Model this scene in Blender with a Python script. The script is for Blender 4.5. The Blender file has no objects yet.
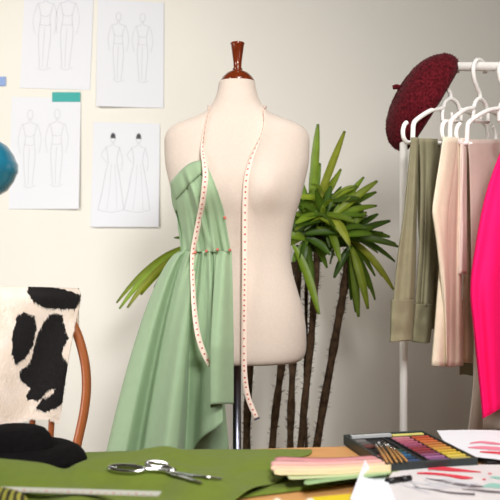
import bpy, bmesh, math, random
from mathutils import Vector, Matrix, noise
random.seed(7)
S = bpy.context.scene
COL = S.collection
F, ZC = 800.0, 1.2           # focal length in pixels (500 px frame), camera height
TZ = 0.77                    # table top height

def lin(c):
    c = c/255.0
    return c/12.92 if c <= .04045 else ((c+.055)/1.055)**2.4
def rgb(r, g, b): return (lin(r), lin(g), lin(b), 1)
def P(x, y, Y): return Vector(((x-250)/F*Y, Y, ZC-(y-250)/F*Y))
def T(x, y, dz=0.0):         # a point dz above the table top
    return P(x, y, F*(ZC-TZ-dz)/(y-250))
def lerp(a, b, t): return a+(b-a)*t
def interp(tab, t):          # smooth piecewise interpolation of [(t, v...)]
    if t <= tab[0][0]: return list(tab[0][1:])
    if t >= tab[-1][0]: return list(tab[-1][1:])
    for i in range(len(tab)-1):
        if tab[i][0] <= t <= tab[i+1][0]:
            a, b = tab[i], tab[i+1]
            p = tab[i-1] if i else a
            n = tab[i+2] if i+2 < len(tab) else b
            h = b[0]-a[0]; u = (t-a[0])/h
            out = []
            for k in range(1, len(a)):
                d = (b[k]-a[k])/h
                dl = (a[k]-p[k])/(a[0]-p[0]) if a is not p else d
                dr = (n[k]-b[k])/(n[0]-b[0]) if n is not b else d
                m0 = 0 if dl*d <= 0 else 2*dl*d/(dl+d)
                m1 = 0 if dr*d <= 0 else 2*dr*d/(dr+d)
                out.append((2*u**3-3*u*u+1)*a[k]+(u**3-2*u*u+u)*h*m0+(-2*u**3+3*u*u)*b[k]+(u**3-u*u)*h*m1)
            return out
def smooth(pts, n=8):        # Catmull-Rom through points
    pts = [Vector(p) for p in pts]; out = []
    for i in range(len(pts)-1):
        p0 = pts[max(i-1, 0)]; p1 = pts[i]; p2 = pts[i+1]; p3 = pts[min(i+2, len(pts)-1)]
        for k in range(n):
            t = k/n
            out.append(.5*((2*p1)+(p2-p0)*t+(2*p0-5*p1+4*p2-p3)*t*t+(3*p1-p0-3*p2+p3)*t**3))
    out.append(pts[-1]); return out

# ------------------------------------------------------------ materials
def mat(name, col, rough=.6, var=0, vscale=12, bump=0, bscale=300, metal=0, spec=.5, sheen=0, attr=None, trans=0, stretch=None, coat=0):
    m = bpy.data.materials.new(name); m.use_nodes = True
    nt = m.node_tree; N = nt.nodes; L = nt.links
    b = N['Principled BSDF']
    b.inputs['Roughness'].default_value = rough; b.inputs['Metallic'].default_value = metal
    b.inputs['Specular IOR Level'].default_value = spec; b.inputs['Sheen Weight'].default_value = sheen
    b.inputs['Coat Weight'].default_value = coat
    b.inputs['Base Color'].default_value = col
    tc = N.new('ShaderNodeTexCoord'); src = tc.outputs['Object']
    if stretch:
        mp = N.new('ShaderNodeMapping'); mp.inputs['Scale'].default_value = stretch
        L.new(src, mp.inputs['Vector']); src = mp.outputs['Vector']
    csrc = None
    if attr:
        a = N.new('ShaderNodeAttribute'); a.attribute_name = attr; csrc = a.outputs['Color']
    if var:
        n = N.new('ShaderNodeTexNoise'); n.inputs['Scale'].default_value = vscale; n.inputs['Detail'].default_value = 5
        L.new(src, n.inputs['Vector'])
        mr = N.new('ShaderNodeMapRange'); mr.inputs['From Min'].default_value = .3; mr.inputs['From Max'].default_value = .7
        mr.inputs['To Min'].default_value = 1-var; mr.inputs['To Max'].default_value = 1+var
        L.new(n.outputs['Fac'], mr.inputs['Value'])
        mx = N.new('ShaderNodeMix'); mx.data_type = 'RGBA'; mx.blend_type = 'MULTIPLY'; mx.inputs[0].default_value = 1
        if csrc: L.new(csrc, mx.inputs[6])
        else: mx.inputs[6].default_value = col
        L.new(mr.outputs['Result'], mx.inputs[7]); csrc = mx.outputs[2]
    if csrc: L.new(csrc, b.inputs['Base Color'])
    if bump:
        n2 = N.new('ShaderNodeTexNoise'); n2.inputs['Scale'].default_value = bscale; n2.inputs['Detail'].default_value = 3
        L.new(src, n2.inputs['Vector'])
        bp = N.new('ShaderNodeBump'); bp.inputs['Strength'].default_value = bump; bp.inputs['Distance'].default_value = .002
        L.new(n2.outputs['Fac'], bp.inputs['Height']); L.new(bp.outputs['Normal'], b.inputs['Normal'])
    if trans:
        tr = N.new('ShaderNodeBsdfTranslucent')
        if csrc: L.new(csrc, tr.inputs['Color'])
        else: tr.inputs['Color'].default_value = col
        ms = N.new('ShaderNodeMixShader'); ms.inputs['Fac'].default_value = trans
        L.new(b.outputs[0], ms.inputs[1]); L.new(tr.outputs[0], ms.inputs[2])
        L.new(ms.outputs[0], N['Material Output'].inputs['Surface'])
    return m

M = {}
M['wall'] = mat('plaster', rgb(240, 237, 229), .9, .015, 3, .05, 60, spec=.1)
M['floor'] = mat('floorboards', rgb(150, 120, 92), .5, .15, 6, stretch=(1, 12, 1))
M['skirting'] = mat('painted_skirting', rgb(230, 226, 218), .5)
M['linen'] = mat('cream_linen', rgb(219, 204, 192), .85, .03, 160, .25, 700, spec=.15, sheen=.15)
M['mahogany'] = mat('polished_mahogany', rgb(112, 42, 14), .18, .3, 18, coat=.5, stretch=(6, 6, 1))
M['steel'] = mat('dark_steel', rgb(140, 142, 158), .3, metal=1)
M['sage'] = mat('sage_cotton', rgb(157, 182, 147), .8, .03, 40, .12, 600, spec=.15, sheen=.1)
M['pin'] = mat('rose_glass_head', rgb(206, 110, 95), .2)
M['tape'] = mat('tape_vinyl', rgb(247, 226, 212), .45, spec=.3)
M['mark'] = mat('red_print', rgb(196, 82, 70), .6)
M['chrome'] = mat('bright_metal', rgb(205, 205, 205), .18, metal=1)
M['paper'] = mat('white_paper', rgb(235, 237, 244), .8, spec=.15)
M['sketch_paper'] = mat('sketch_paper', rgb(222, 217, 218), .85, .05, 25, spec=.1)
M['pencil'] = mat('pencil_line', rgb(213, 213, 220), .9, spec=0)
M['pencil_dark'] = mat('dark_pencil', rgb(85, 85, 92), .9, spec=0)
M['teal_tape'] = mat('teal_masking_tape', rgb(10, 165, 160), .5)
M['blue_tape'] = mat('blue_masking_tape', rgb(130, 160, 215), .5)
M['teal_gloss'] = mat('teal_gloss', rgb(34, 120, 150), .22, coat=.4)
M['oak'] = mat('varnished_beech', rgb(166, 92, 50), .35, .2, 20, coat=.2, stretch=(1, 1, .15))
M['hide'] = mat('cow_hide', rgb(235, 225, 215), .8, 0, attr='Col', spec=.2, bump=.4, bscale=260)
M['felt'] = mat('black_felt', rgb(20, 18, 19), .95, .2, 90, .3, 500, spec=.1)
M['white_metal'] = mat('white_powder_coat', rgb(240, 238, 234), .35)
M['white_plastic'] = mat('white_plastic', rgb(246, 244, 240), .3)
M['olive'] = mat('olive_twill', rgb(134, 129, 104), .85, .05, 50, .2, 500, spec=.15)
M['beige'] = mat('beige_twill', rgb(226, 212, 190), .85, .03, 50, .15, 500, spec=.15)
M['peach'] = mat('peach_cotton', rgb(214, 180, 152), .85, .03, 50, .15, 500, spec=.15)
M['taupe'] = mat('pink_taupe_cotton', rgb(192, 174, 164), .85, .03, 50, .15, 500, spec=.15)
M['cream_cloth'] = mat('pale_cream_cotton', rgb(226, 214, 202), .85, .03, 50, .15, 500, spec=.15)
M['magenta'] = mat('magenta_crepe', rgb(250, 16, 104), .75, .02, 50, .08, 600, spec=.15)
M['burgundy'] = mat('burgundy_chenille', rgb(84, 19, 27), .95, .6, 150, 1.0, 220, spec=.05, sheen=.06)
M['leaf'] = mat('palm_leaf', rgb(90, 120, 40), .38, .12, 30, attr='Col', trans=.35, spec=.3)
M['trunk'] = mat('fibrous_trunk', rgb(72, 56, 42), .95, .5, 45, .8, 140, spec=.05)
M['fibre'] = mat('trunk_fibre', rgb(52, 40, 30), .95)
M['pot'] = mat('terracotta', rgb(165, 95, 66), .8, .08, 12)
M['soil'] = mat('soil', rgb(50, 38, 28), 1, .4, 60, .8, 90)
M['table'] = mat('pine_table', rgb(214, 158, 100), .45, .1, 9, stretch=(1, 9, 9))
M['green'] = mat('leaf_green_cotton', rgb(110, 127, 48), .85, .04, 60, .15, 600, spec=.15, sheen=.1)
M['box'] = mat('dark_green_box', rgb(44, 54, 54), .4)
M['box_in'] = mat('black_insert', rgb(34, 34, 36), .6)
M['grey_strip'] = mat('pale_grey', rgb(190, 192, 194), .5)
M['brush_wood'] = mat('lacquered_handle', rgb(178, 130, 72), .35, .1, 60)
M['black'] = mat('black_lacquer', rgb(22, 22, 24), .35)
M['paint_red'] = mat('red_ink', rgb(222, 60, 78), .7)
M['paint_grey'] = mat('grey_ink', rgb(112, 104, 110), .8)
M['paint_teal'] = mat('mint_ink', rgb(150, 200, 188), .8)
M['paint_pink'] = mat('pink_ink', rgb(232, 140, 160), .8)
M['yellow'] = mat('yellow_card', rgb(232, 205, 40), .7)
M['bead'] = mat('cream_wood_bead', rgb(238, 226, 208), .4)
M['ruler'] = mat('pale_ruler', rgb(196, 196, 184), .35)

# ------------------------------------------------------------ object helpers
ORG = {}
def tag(o, label=None, cat=None, group=None, kind=None):
    if label: o['label'] = label
    if cat: o['category'] = cat
    if group: o['group'] = group
    if kind: o['kind'] = kind
    return o
def thing(name, loc, label, cat, group=None):
    e = bpy.data.objects.new(name, None); COL.objects.link(e); e.empty_display_size = .05
    e.location = loc; ORG[e.name] = Vector(loc)
    return tag(e, label, cat, group)
class MB:
    """collects shapes for ONE mesh"""
    def __init__(s): s.v = []; s.f = []; s.c = []; s.col = None
    def add(s, vs, fs):
        o = len(s.v); s.v += [Vector(v) for v in vs]; s.f += [tuple(i+o for i in f) for f in fs]
        s.c += [s.col]*len(vs)
    def tube(s, pts, r, n=10, caps=True, flat=None):
        pts = [Vector(p) for p in pts]; k = len(pts)
        rs = r if isinstance(r, (list, tuple)) else [r]*k
        t0 = (pts[1]-pts[0]).normalized()
        up = Vector((0, 0, 1)) if abs(t0.z) < .9 else Vector((0, -1, 0))
        nrm = (up-t0*up.dot(t0)).normalized(); vs = []; fs = []
        for i in range(k):
            t = (pts[min(i+1, k-1)]-pts[max(i-1, 0)])
            if t.length < 1e-9: t = t0
            t = t.normalized()
            nrm = (nrm-t*nrm.dot(t)).normalized(); b = t.cross(nrm)
            for j in range(n):
                a = 2*math.pi*j/n
                vs.append(pts[i]+(nrm*math.cos(a)+b*math.sin(a))*rs[i])
        for i in range(k-1):
            for j in range(n):
                fs.append((i*n+j, i*n+(j+1) % n, (i+1)*n+(j+1) % n, (i+1)*n+j))
        if caps: fs += [tuple(range(n))[::-1], tuple(range((k-1)*n, k*n))]
        s.add(vs, fs)
    def lathe(s, prof, center, n=40, ax=None, sx=1, sy=1):
        """prof [(r, z)] about axis; ax = 3x3 matrix"""
        vs = []; fs = []; c = Vector(center); k = len(prof)
        for r, z in prof:
            for j in range(n):
                a = 2*math.pi*j/n
                p = Vector((r*math.cos(a)*sx, r*math.sin(a)*sy, z))
                vs.append(c+(ax @ p if ax else p))
        for i in range(k-1):
            for j in range(n):
                fs.append((i*n+j, i*n+(j+1) % n, (i+1)*n+(j+1) % n, (i+1)*n+j))
        if prof[0][0] > 1e-4: fs.append(tuple(range(n))[::-1])
        if prof[-1][0] > 1e-4: fs.append(tuple(range((k-1)*n, k*n)))
        s.add(vs, fs)
    def grid(s, rows, closed=False):
        n = len(rows[0]); vs = [p for r in rows for p in r]; fs = []
        for i in range(len(rows)-1):
            for j in range(n if closed else n-1):
                fs.append((i*n+j, i*n+(j+1) % n, (i+1)*n+(j+1) % n, (i+1)*n+j))
        s.add(vs, fs)
    def box(s, c, ex, ey, ez):
        """c centre, ex/ey/ez half-extent vectors"""
        c = Vector(c); ex, ey, ez = Vector(ex), Vector(ey), Vector(ez)
        vs = [c+ex*a+ey*b+ez*d for d in (-1, 1) for b in (-1, 1) for a in (-1, 1)]
        s.add(vs, [(0, 2, 3, 1), (4, 5, 7, 6), (0, 1, 5, 4), (2, 6, 7, 3), (0, 4, 6, 2), (1, 3, 7, 5)])
    def build(s, name, m, parent=None, smoothf=True, thick=0, bevel=0, local=False, weld=False, off=0):
        me = bpy.data.meshes.new(name)
        org = Vector((0, 0, 0))
        if parent is not None and not local: org = ORG[parent.name]
        me.from_pydata([v-org for v in s.v], [], s.f); me.update()
        bm = bmesh.new(); bm.from_mesh(me)
        if weld: bmesh.ops.remove_doubles(bm, verts=bm.verts, dist=1e-5)
        bmesh.ops.recalc_face_normals(bm, faces=bm.faces)
        bm.to_mesh(me); bm.free()
        if any(c is not None for c in s.c) and len(s.c) == len(me.vertices):
            at = me.color_attributes.new('Col', 'FLOAT_COLOR', 'POINT')
            for i, c in enumerate(s.c): at.data[i].color = c or (1, 1, 1, 1)
        if smoothf: me.polygons.foreach_set('use_smooth', [True]*len(me.polygons))
        me.materials.append(m if not isinstance(m, str) else M[m])
        o = bpy.data.objects.new(name, me); COL.objects.link(o)
        if parent is not None: o.parent = parent
        ORG[o.name] = org
        if bevel:
            b = o.modifiers.new('bevel', 'BEVEL'); b.width = bevel; b.segments = 2; b.limit_method = 'ANGLE'
            b.angle_limit = math.radians(40)
        if thick:
            q = o.modifiers.new('thick', 'SOLIDIFY'); q.thickness = thick; q.offset = off
        return o
def copy_tree(o, parent=None):
    c = o.copy(); COL.objects.link(c)
    if parent is not None: c.parent = parent
    for ch in list(o.children): copy_tree(ch, c)
    return c
def ell(a, b, n=14): return [(a*math.cos(2*math.pi*i/n), b*math.sin(2*math.pi*i/n)) for i in range(n+1)]

# ------------------------------------------------------------ the room
WY = 3.10
m = MB(); m.box((0.3, WY+.05, 1.4), (2.6, 0, 0), (0, .05, 0), (0, 0, 1.4)); tag(m.build('wall_back', 'wall', smoothf=False), kind='structure')
m = MB(); m.box((0.3, 1.0, -.02), (2.6, 0, 0), (0, 2.2, 0), (0, 0, .02)); tag(m.build('floor', 'floor', smoothf=False), kind='structure')
m = MB(); m.box((0.3, WY-.008, .05), (2.6, 0, 0), (0, .008, 0), (0, 0, .05)); tag(m.build('baseboard_back', 'skirting', smoothf=False, bevel=.003), kind='structure')

# ------------------------------------------------------------ sketches on the wall
def sheet(name, corners, label, lift, figs, parent_cat='sketch'):
    """corners: tl, tr, br, bl in pixels on the wall"""
    tl, tr, br, bl = corners
    c = P((tl[0]+br[0])/2, (tl[1]+br[1])/2, WY)
    root = thing(name, c, label, parent_cat, 'fashion sketches taped to the wall')
    def pt(u, v, d=0):
        x = lerp(lerp(tl[0], tr[0], u), lerp(bl[0], br[0], u), v); y = lerp(lerp(tl[1], tr[1], u), lerp(bl[1], br[1], u), v)
        p = P(x, y, WY); p.y = WY-.0012-lift(u, v)-d; return p
    m = MB(); m.grid([[pt(i/12, j/12) for i in range(13)] for j in range(13)])
    m.build('paper', 'paper', root, smoothf=False, thick=.0008)
    W = tr[0]-tl[0]; H = bl[1]-tl[1]
    for (cx, top, h, style) in figs:
        mb = MB(); md = MB()
        def stroke(pts, w=.55, mm=None):
            pts = [Vector(((x), (y), 0)) for x, y in pts]
            q = smooth(pts, 4); rows = []
            for i, p in enumerate(q):
                t = (q[min(i+1, len(q)-1)]-q[max(i-1, 0)])
                t = t.normalized() if t.length > 1e-6 else Vector((0, 1, 0))
                s_ = Vector((-t.y, t.x, 0))*w*.5
                row = []
                for e in (p-s_, p+s_):
                    u = (e.x-tl[0])/W; v = (e.y-tl[1])/H
                    row.append(pt(min(max(u, 0), 1), min(max(v, 0), 1), .0012))
                rows.append(row)
            (mm or mb).grid(rows)
        k = h/70.0
        X = lambda a: cx+a*k
        Yp = lambda b: top+b*k
        hd = [(X(a), Yp(4+b)) for a, b in ell(2.4, 4)]
        stroke(hd, .6)
        stroke([(X(-1), Yp(8)), (X(-1.2), Yp(11)), (X(-7), Yp(13))]); stroke([(X(1), Yp(8)), (X(1.2), Yp(11)), (X(7), Yp(13))])
        if style == 'gown':
            stroke([(X(-6), Yp(13)), (X(-4.5), Yp(20)), (X(-4), Yp(27)), (X(-6), Yp(36)), (X(-9), Yp(55)), (X(-12), Yp(70))], .7)
            stroke([(X(6), Yp(13)), (X(4.5), Yp(20)), (X(4), Yp(27)), (X(6), Yp(36)), (X(9), Yp(55)), (X(11), Yp(70))], .7)
            stroke([(X(-12), Yp(70)), (X(0), Yp(72)), (X(11), Yp(70))])
            stroke([(X(-1), Yp(28)), (X(-2), Yp(50)), (X(-4), Yp(70))], .4); stroke([(X(2), Yp(28)), (X(4), Yp(50)), (X(5), Yp(70))], .4)
            stroke([(X(-6), Yp(13)), (X(-10), Yp(20)), (X(-5), Yp(27))]); stroke([(X(6), Yp(13)), (X(9), Yp(24)), (X(8), Yp(34))])
            for a in (-1.2, -.4, .4, 1.2): stroke([(X(a), Yp(-1+abs(a))), (X(a*1.3), Yp(2)), (X(a*1.4), Yp(4.5))], 1.1, md)
        else:
            stroke([(X(-6), Yp(13)), (X(-4), Yp(22)), (X(-4), Yp(28)), (X(-5), Yp(40)), (X(-3), Yp(66))], .6)
            stroke([(X(6), Yp(13)), (X(4), Yp(22)), (X(4), Yp(28)), (X(5), Yp(40)), (X(3), Yp(66))], .6)
            stroke([(X(0), Yp(33)), (X(-.6), Yp(50)), (X(-.4), Yp(66))], .5)
            stroke([(X(-7), Yp(13)), (X(-10), Yp(26)), (X(-8), Yp(38))], .5); stroke([(X(7), Yp(13)), (X(10), Yp(26)), (X(8), Yp(38))], .5)
            stroke([(X(-4), Yp(22)), (X(0), Yp(23.5)), (X(4), Yp(22))], .5); stroke([(X(-5), Yp(30)), (X(0), Yp(31)), (X(5), Yp(30))], .5)
            stroke([(X(-5), Yp(66)), (X(0), Yp(68)), (X(6), Yp(66))], .5)
        g = mb.build('drawn_figure', 'pencil', root, smoothf=False)
        if md.v: md.build('hair_shading', 'pencil_dark', g, smoothf=False)
    return root
flat = lambda u, v: .0015*v
sheet('sketch_sheet', ((25, -14), (94, -12), (90, 90), (20, 88)), 'white sketch sheet at the top left, cut by the picture edge, above the teal tape', lambda u, v: .001, [(47, -12, 84, 'plain'), (69, -13, 84, 'plain')])
sheet('sketch_sheet', ((98, 0), (164, 3), (163.5, 108), (97, 107)), 'white sketch sheet with two faint pencil figures, topmost of the right-hand pair on the wall', lambda u, v: .002+.018*(1-u)**2*v, [(119, 12, 72, 'plain'), (143, 12, 72, 'plain')])
sheet('sketch_sheet', ((12, 97), (81, 98), (79.5, 209), (9, 209)), 'white sketch sheet right under the teal tape beside the blue globe shade', lambda u, v: .002+.012*u*u*v, [(31, 110, 80, 'plain'), (58, 109, 80, 'plain')])
sheet('sketch_sheet', ((93.5, 122), (160, 124), (159, 227), (91, 227)), 'white sketch sheet with two gowned figures with dark hair, left of the dress form shoulder', lambda u, v: .002+.008*v*v, [(113.5, 133, 77, 'gown'), (139, 133, 77, 'gown')])
def strip(x0, x1, y0, y1, mt, label):
    m = MB(); m.grid([[Vector((P(lerp(x0, x1, i/4), lerp(y0, y1, j/2), WY).x, WY-.0052, P(0, lerp(y0, y1, j/2), WY).z)) for i in range(5)] for j in range(3)])
    return tag(m.build('masking_tape', mt, smoothf=False, thick=.002), label, 'tape')
strip(52.5, 80.5, 92.5, 102, 'teal_tape', 'short teal strip of masking tape between the two left sketches')
strip(-14, 6, 77, 86, 'blue_tape', 'pale blue strip of masking tape at the left picture edge')

# ------------------------------------------------------------ blue lamp shade at the left edge
bl = P(-18, 168, 2.0)
r = thing('pendant_lamp', bl, 'glossy teal-blue rounded lamp shade cut by the left picture edge', 'lamp')
m = MB(); R_ = 35/F*2.0
m.lathe([(.012, R_*.88), (.03, R_*.86), (R_*.45, R_*.8), (R_*.7, R_*.64), (R_*.88, R_*.38), (R_*.96, R_*.18), (R_, .01), (R_, -.01), (R_*.96, -R_*.18), (R_*.88, -R_*.38), (R_*.7, -R_*.64), (R_*.45, -R_*.8), (.03, -R_*.86)], bl, 48)
m.build('shade', 'teal_gloss', r)
m = MB(); m.tube([bl+Vector((0, 0, R_*.85)), bl+Vector((0, 0, 1.4))], .003); m.build('cord', 'black', r)

# ------------------------------------------------------------ dress form
FY = 2.2; FX = P(237, 0, FY).x
# y px, half width px, front depth, back depth
PROF = [(82, 18, .048, .048), (90, 19.3, .051, .051), (100, 22.5, .058, .06), (108, 27.5, .062, .068), (113, 33, .066, .074), (118, 44, .07, .08),
        (122, 55, .074, .084), (127, 65.5, .08, .088), (133, 70.5, .086, .092), (141, 72.5, .092, .096), (160, 72, .104, .1), (180, 68.3, .112, .098), (200, 63.3, .11, .09),
        (220, 57.2, .1, .082), (240, 53.9, .092, .078), (256, 53.4, .09, .078), (272, 55.6, .094, .086), (290, 60.5, .102, .098), (310, 66, .108, .11), (330, 69, .11, .116),
        (345, 69.3, .11, .116), (354, 68, .108, .114), (359, 65, .104, .11), (361, 61, .098, .104)]
SC = F/FY
def sec(z):
    y = 250+(ZC-z)*SC
    hw, df, db = interp(PROF, y); return hw/SC, df, db
NE = 2.25
def bust(X, z):
    zz = ZC-(192-250)/SC
    b = 0
    for s in (-1, 1): b += .028*math.exp(-(((X-FX)-s*.083)/.05)**2-((z-zz)/.055)**2)
    return b
def front(X, z):
    a, df, db = sec(z); u = min(abs(X-FX)/a, .999)
    return FY-df*(1-u**NE)**(1/NE)-bust(X, z)*(1-u**4)
form = thing('dress_form', (FX, FY, 0), 'cream linen tailor dress form on a dark pole with a turned wooden neck cap', 'dress form')
m = MB(); rows = []
ys = [82+279*i/110 for i in range(111)]
for y in ys:
    z = ZC-(y-250)/SC; a, df, db = sec(z); row = []
    for j in range(72):
        t = 2*math.pi*j/72; c, s_ = math.cos(t), math.sin(t)
        e = 2/NE
        X = FX+a*math.copysign(abs(c)**e, c)
        if s_ <= 0: Yv = FY-df*abs(s_)**e-bust(X, z)*(1-min(1, abs(X-FX)/a)**4)
        else: Yv = FY+db*abs(s_)**e
        row.append(Vector((X, Yv, z)))
    rows.append(row)
m.grid(rows, True); m.f += [tuple(range(72)), tuple(range(110*72, 111*72))]
m.build('body', 'linen', form)
z82 = ZC-(82-250)/SC
m = MB(); px = 1/SC
m.lathe([(.001, z82-.004), (16.9*px, z82-.004), (17.2*px, z82+.003), (16.2*px, z82+2.5*px), (15.2*px, z82+4.5*px), (11*px, z82+8.7*px), (5.5*px, z82+11.3*px), (4.6*px, z82+12*px), (5.2*px, z82+12.8*px), (4*px, z82+14*px), (4.3*px, z82+20*px), (6.6*px, z82+37*px), (7.3*px, z82+38.2*px), (6.8*px, z82+39.3*px), (.0005, z82+39.8*px)], (P(237.5, 0, FY).x, FY, 0), 36)
cap = m.build('neck_cap', 'mahogany', form)
m = MB(); m.tube([(FX, FY, .03), (FX, FY, ZC-(361-250)/SC+.01)], .0115, 20); m.build('pole', 'steel', form)
m = MB(); m.lathe([(.001, .0), (.19, 0), (.195, .008), (.18, .018), (.05, .03), (.025, .045), (.022, .09), (.0116, .095)], (FX, FY, 0), 48); m.build('base', 'steel', form)

# ------------------------------------------------------------ sage dress pinned on the form
dress = thing('pinned_dress', (FX-.1, FY-.1, ZC-(404-250)/SC), 'sage green half-made dress pinned to the left half of the dress form', 'dress')
LB = [(0, 172, 182), (.2, 176, 197), (.5, 178.5, 225), (.8, 181, 243), (1, 182, 252)]
RB = [(0, 204.5, 161), (.12, 210, 172), (.3, 218, 192), (.5, 224, 212), (.75, 228, 235), (1, 231, 252)]
def on_form(x, y, off):
    X = (x-250)/F*(FY-.09); 
    for _ in range(3):
        z = ZC-(y-250)/F*(FY-.09); Yv = front(X, z); X = (x-250)/F*Yv
    z = ZC-(y-250)/F*Yv
    return Vector((X, Yv-off, z))
NB = 60
def bod_pt(u, v):
    lx, ly = interp(LB, v); rx, ry = interp(RB, v)
    x = lerp(lx, rx, u); y = lerp(ly, ry, u)-6*math.sin(math.pi*u)*(1-v)
    g = v**1.3
    pl = .009*g*math.sin(u*19+2*v)+.006*g*math.sin(u*37+1)
    pl += .018*math.exp(-((u-.62+.25*(1-v))/.05)**2)*math.sin(math.pi*min(1, v*1.05))
    pl -= .014*math.exp(-((u-.47+.2*(1-v))/.05)**2)*math.sin(math.pi*min(1, v*1.05))
    p = on_form(x, y, max(.006, .015+pl))
    return p
m = MB(); rows = []
for j in range(41):
    v = j/40
    row = [bod_pt(i/NB, v) for i in range(NB+1)]
    p = row[0]; a, df, db = sec(p.z)
    wrap = [Vector((FX-a+lerp(.010, -.001, min(1, v*3.5))-.010*k, FY+yy, p.z)) for k, yy in ((.0, .07), (.1, .03), (.25, -.01), (.25, -.04))]
    rows.append(wrap+row)
m.grid(rows); bod = m.build('bodice', 'sage', dress, thick=.0018)
# folded-over neckline
m = MB(); rows = []
for j in range(7):
    w = j/6; row = []
    for i in range(31):
        u = i/30
        p = bod_pt(u, 0); q = bod_pt(u, .1+.14*(1-u))
        r_ = p.lerp(q, w); r_.y -= .004+.007*math.sin(math.pi*min(w*.9+.05, 1)); r_.x += .001*(1-u)
        row.append(r_)
    a, df, db = sec(row[0].z)
    row = [Vector((FX-a+.010, FY+.0, row[0].z)), Vector((FX-a+.007, FY-.035, row[0].z))]+row
    rows.append(row)
m.grid(rows); m.build('neckline_fold', 'sage', dress, thick=.0018)
# skirt: fold profile (u, x px at waist, depth at waist, x px at hem, depth at hem, hem y px)
SK = [(0.00, 200, -.100, 231, -.055, 470), (.07, 192, -.100, 214, -.050, 470), (.12, 186, -.095, 190, -.085, 470), (.2, 183, -.060, 140, -.120, 480), (.28, 180, -.02, 99, -.05, 485), (.34, 181, .03, 101, .03, 486),
      (.40, 184, .06, 119, .07, 486), (.45, 188, .075, 132, .01, 486), (.50, 192, .080, 146, .10, 485), (.55, 196, .082, 163, .19, 482), (.59, 199, .080, 174, .175, 478), (.64, 202, .082, 184, .06, 470),
      (.69, 205, .084, 192, .07, 452), (.74, 208, .086, 203, .135, 437), (.79, 211, .088, 217, .185, 427), (.82, 213, .089, 223, .185, 421), (.85, 214, .089, 216, .15, 414), (.875, 216, .09, 211, .155, 409), (.895, 218, .092, 210.5, .215, 405), (.92, 221, .093, 216, .222, 404), (1.0, 231.5, .092, 233.5, .165, 404)]
m = MB(); rows = []; NV = 56; NU = 220
for j in range(NV+1):
    v = j/NV; row = []
    for i in range(NU+1):
        u = i/NU
        xw, dw, xh, dh, yh = interp(SK, u)
        s_ = v**lerp(.62, .85, min(1, max(0, (u-.35)/.3)))
        if u > .86: s_ = min(1, v*1.6)**.7
        yy = lerp(251, yh, v)
        k = (yy-251)/(yh-251)
        spread = s_
        x = lerp(xw, xh, spread)
        d = lerp(dw, dh, s_**.9)
        # pleats gathered at the waist
        if u > .3: d += .009*math.sin(u*68)*(1-v)**1.5
        Yv = FY-d
        X = (x-250)/F*Yv; z = ZC-(yy-250)/F*Yv
        if u > .3 and yy < 440:
            a, df, db = sec(max(z, ZC-(359-250)/SC))
            if abs(X-FX) < a*.999:
                fr = front(X, z)-.013-.004*math.sin(u*68)*(1-v)**2
                kf = min(1, max(0, (yy-362)/75)); kf = kf*kf*(3-2*kf)
                if Yv > fr: Yv = lerp(fr, Yv, kf)
            elif X < FX: 
                pass
        if u <= .3:
            a, df, db = sec(max(z, ZC-(359-250)/SC)); uu = min(abs(X-FX)/a, 1)
            bk = FY+db*(1-uu**NE)**(1/NE)+.012
            if yy < 370 and uu < 1: Yv = max(Yv, bk)
        X = (x-250)/F*Yv; z = ZC-(yy-250)/F*Yv
        row.append(Vector((X, Yv, z)))
    rows.append(row)
m.grid(rows); m.build('skirt', 'sage', dress, thick=.0016)
def surf_bod(x, y, off): return on_form(x, y, off)
for x, y, off, lb in ((225, 218, .024, 'rosy pin head alone near the open edge of the green bodice'), (196, 252.5, .03, 'rosy pin head, leftmost of four along the green waist'), (207, 251, .03, 'rosy pin head, second from the left along the green waist'),
                 (218, 249.5, .03, 'rosy pin head, third from the left along the green waist'), (230, 250, .026, 'rosy pin head, rightmost of four along the green waist')):
    p = on_form(x, y, off)
    m = MB(); m.lathe([(.0002, -.0042), (.003, -.003), (.0042, 0), (.003, .003), (.0002, .0042)], p, 12); m.tube([p+Vector((0, .002, 0)), p+Vector((.004, .018, -.004))], .0006, 6)
    tag(m.build('dressmaking_pin', 'pin'), lb, 'pin', 'pins holding the green dress')

# ------------------------------------------------------------ tape measure round the neck
def tape_path():
    L = [(209, 110, .004, 80), (205.5, 124, .005, 78), (203, 138, .006, 66), (202.5, 150, .014, 48), (204.5, 163, .038, 24), (205.5, 174, .042, 8), (204.5, 187, .038, 4), (202.5, 202, .036, 5), (199, 220, .034, 8), (195.5, 238, .034, 15), (193, 252, .036, 28), (192.5, 266, .042, 36), (193, 285, .05, 38), (194.5, 310, .06, 30), (198, 335, .07, 22), (203.5, 352, .07, 22), (210.5, 366, .066, 30)]
    R = [(263.5, 110, .004, -80), (264, 122, .005, -78), (261.5, 134, .006, -62), (256, 147, .006, -40), (250.5, 160, .007, -24), (247, 175, .008, -10), (245.5, 192, .008, 0), (245, 220, .018, 0), (245, 250, .025, 0), (244.5, 290, .022, 0), (244, 330, .016, 0), (244, 360, .016, 4), (245, 380, .016, 10), (248.5, 399, .016, 18), (256.5, 418, .016, 30)]
    out = []
    def side(T_):
        r_ = []
        for x, y, off, ph in T_:
            yc = min(y, 356)
            p = on_form(x, yc, off)
            Yv = p.y
            q = P(x, y, Yv); a = math.radians(ph)
            r_.append((q, Vector((math.cos(a), math.sin(a)*1.0, abs(math.sin(a))*.5)).normalized()))
        return r_
    l = side(L); r_ = side(R)
    z = l[0][0].z
    back = []
    for a in (200, 235, 270, 305, 340):  # behind the neck, from its left side to its right
        t = math.radians(a)
        back.append((Vector((FX+.086*math.cos(t), FY-.082*math.sin(t), z+.012+.022*math.sin(math.radians(a-180)))), Vector((math.cos(t)*.25, -math.sin(t)*.25, 1)).normalized()))
    return l, back, r_
l, back, rr = tape_path()
allp = l[::-1]+back+rr
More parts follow.
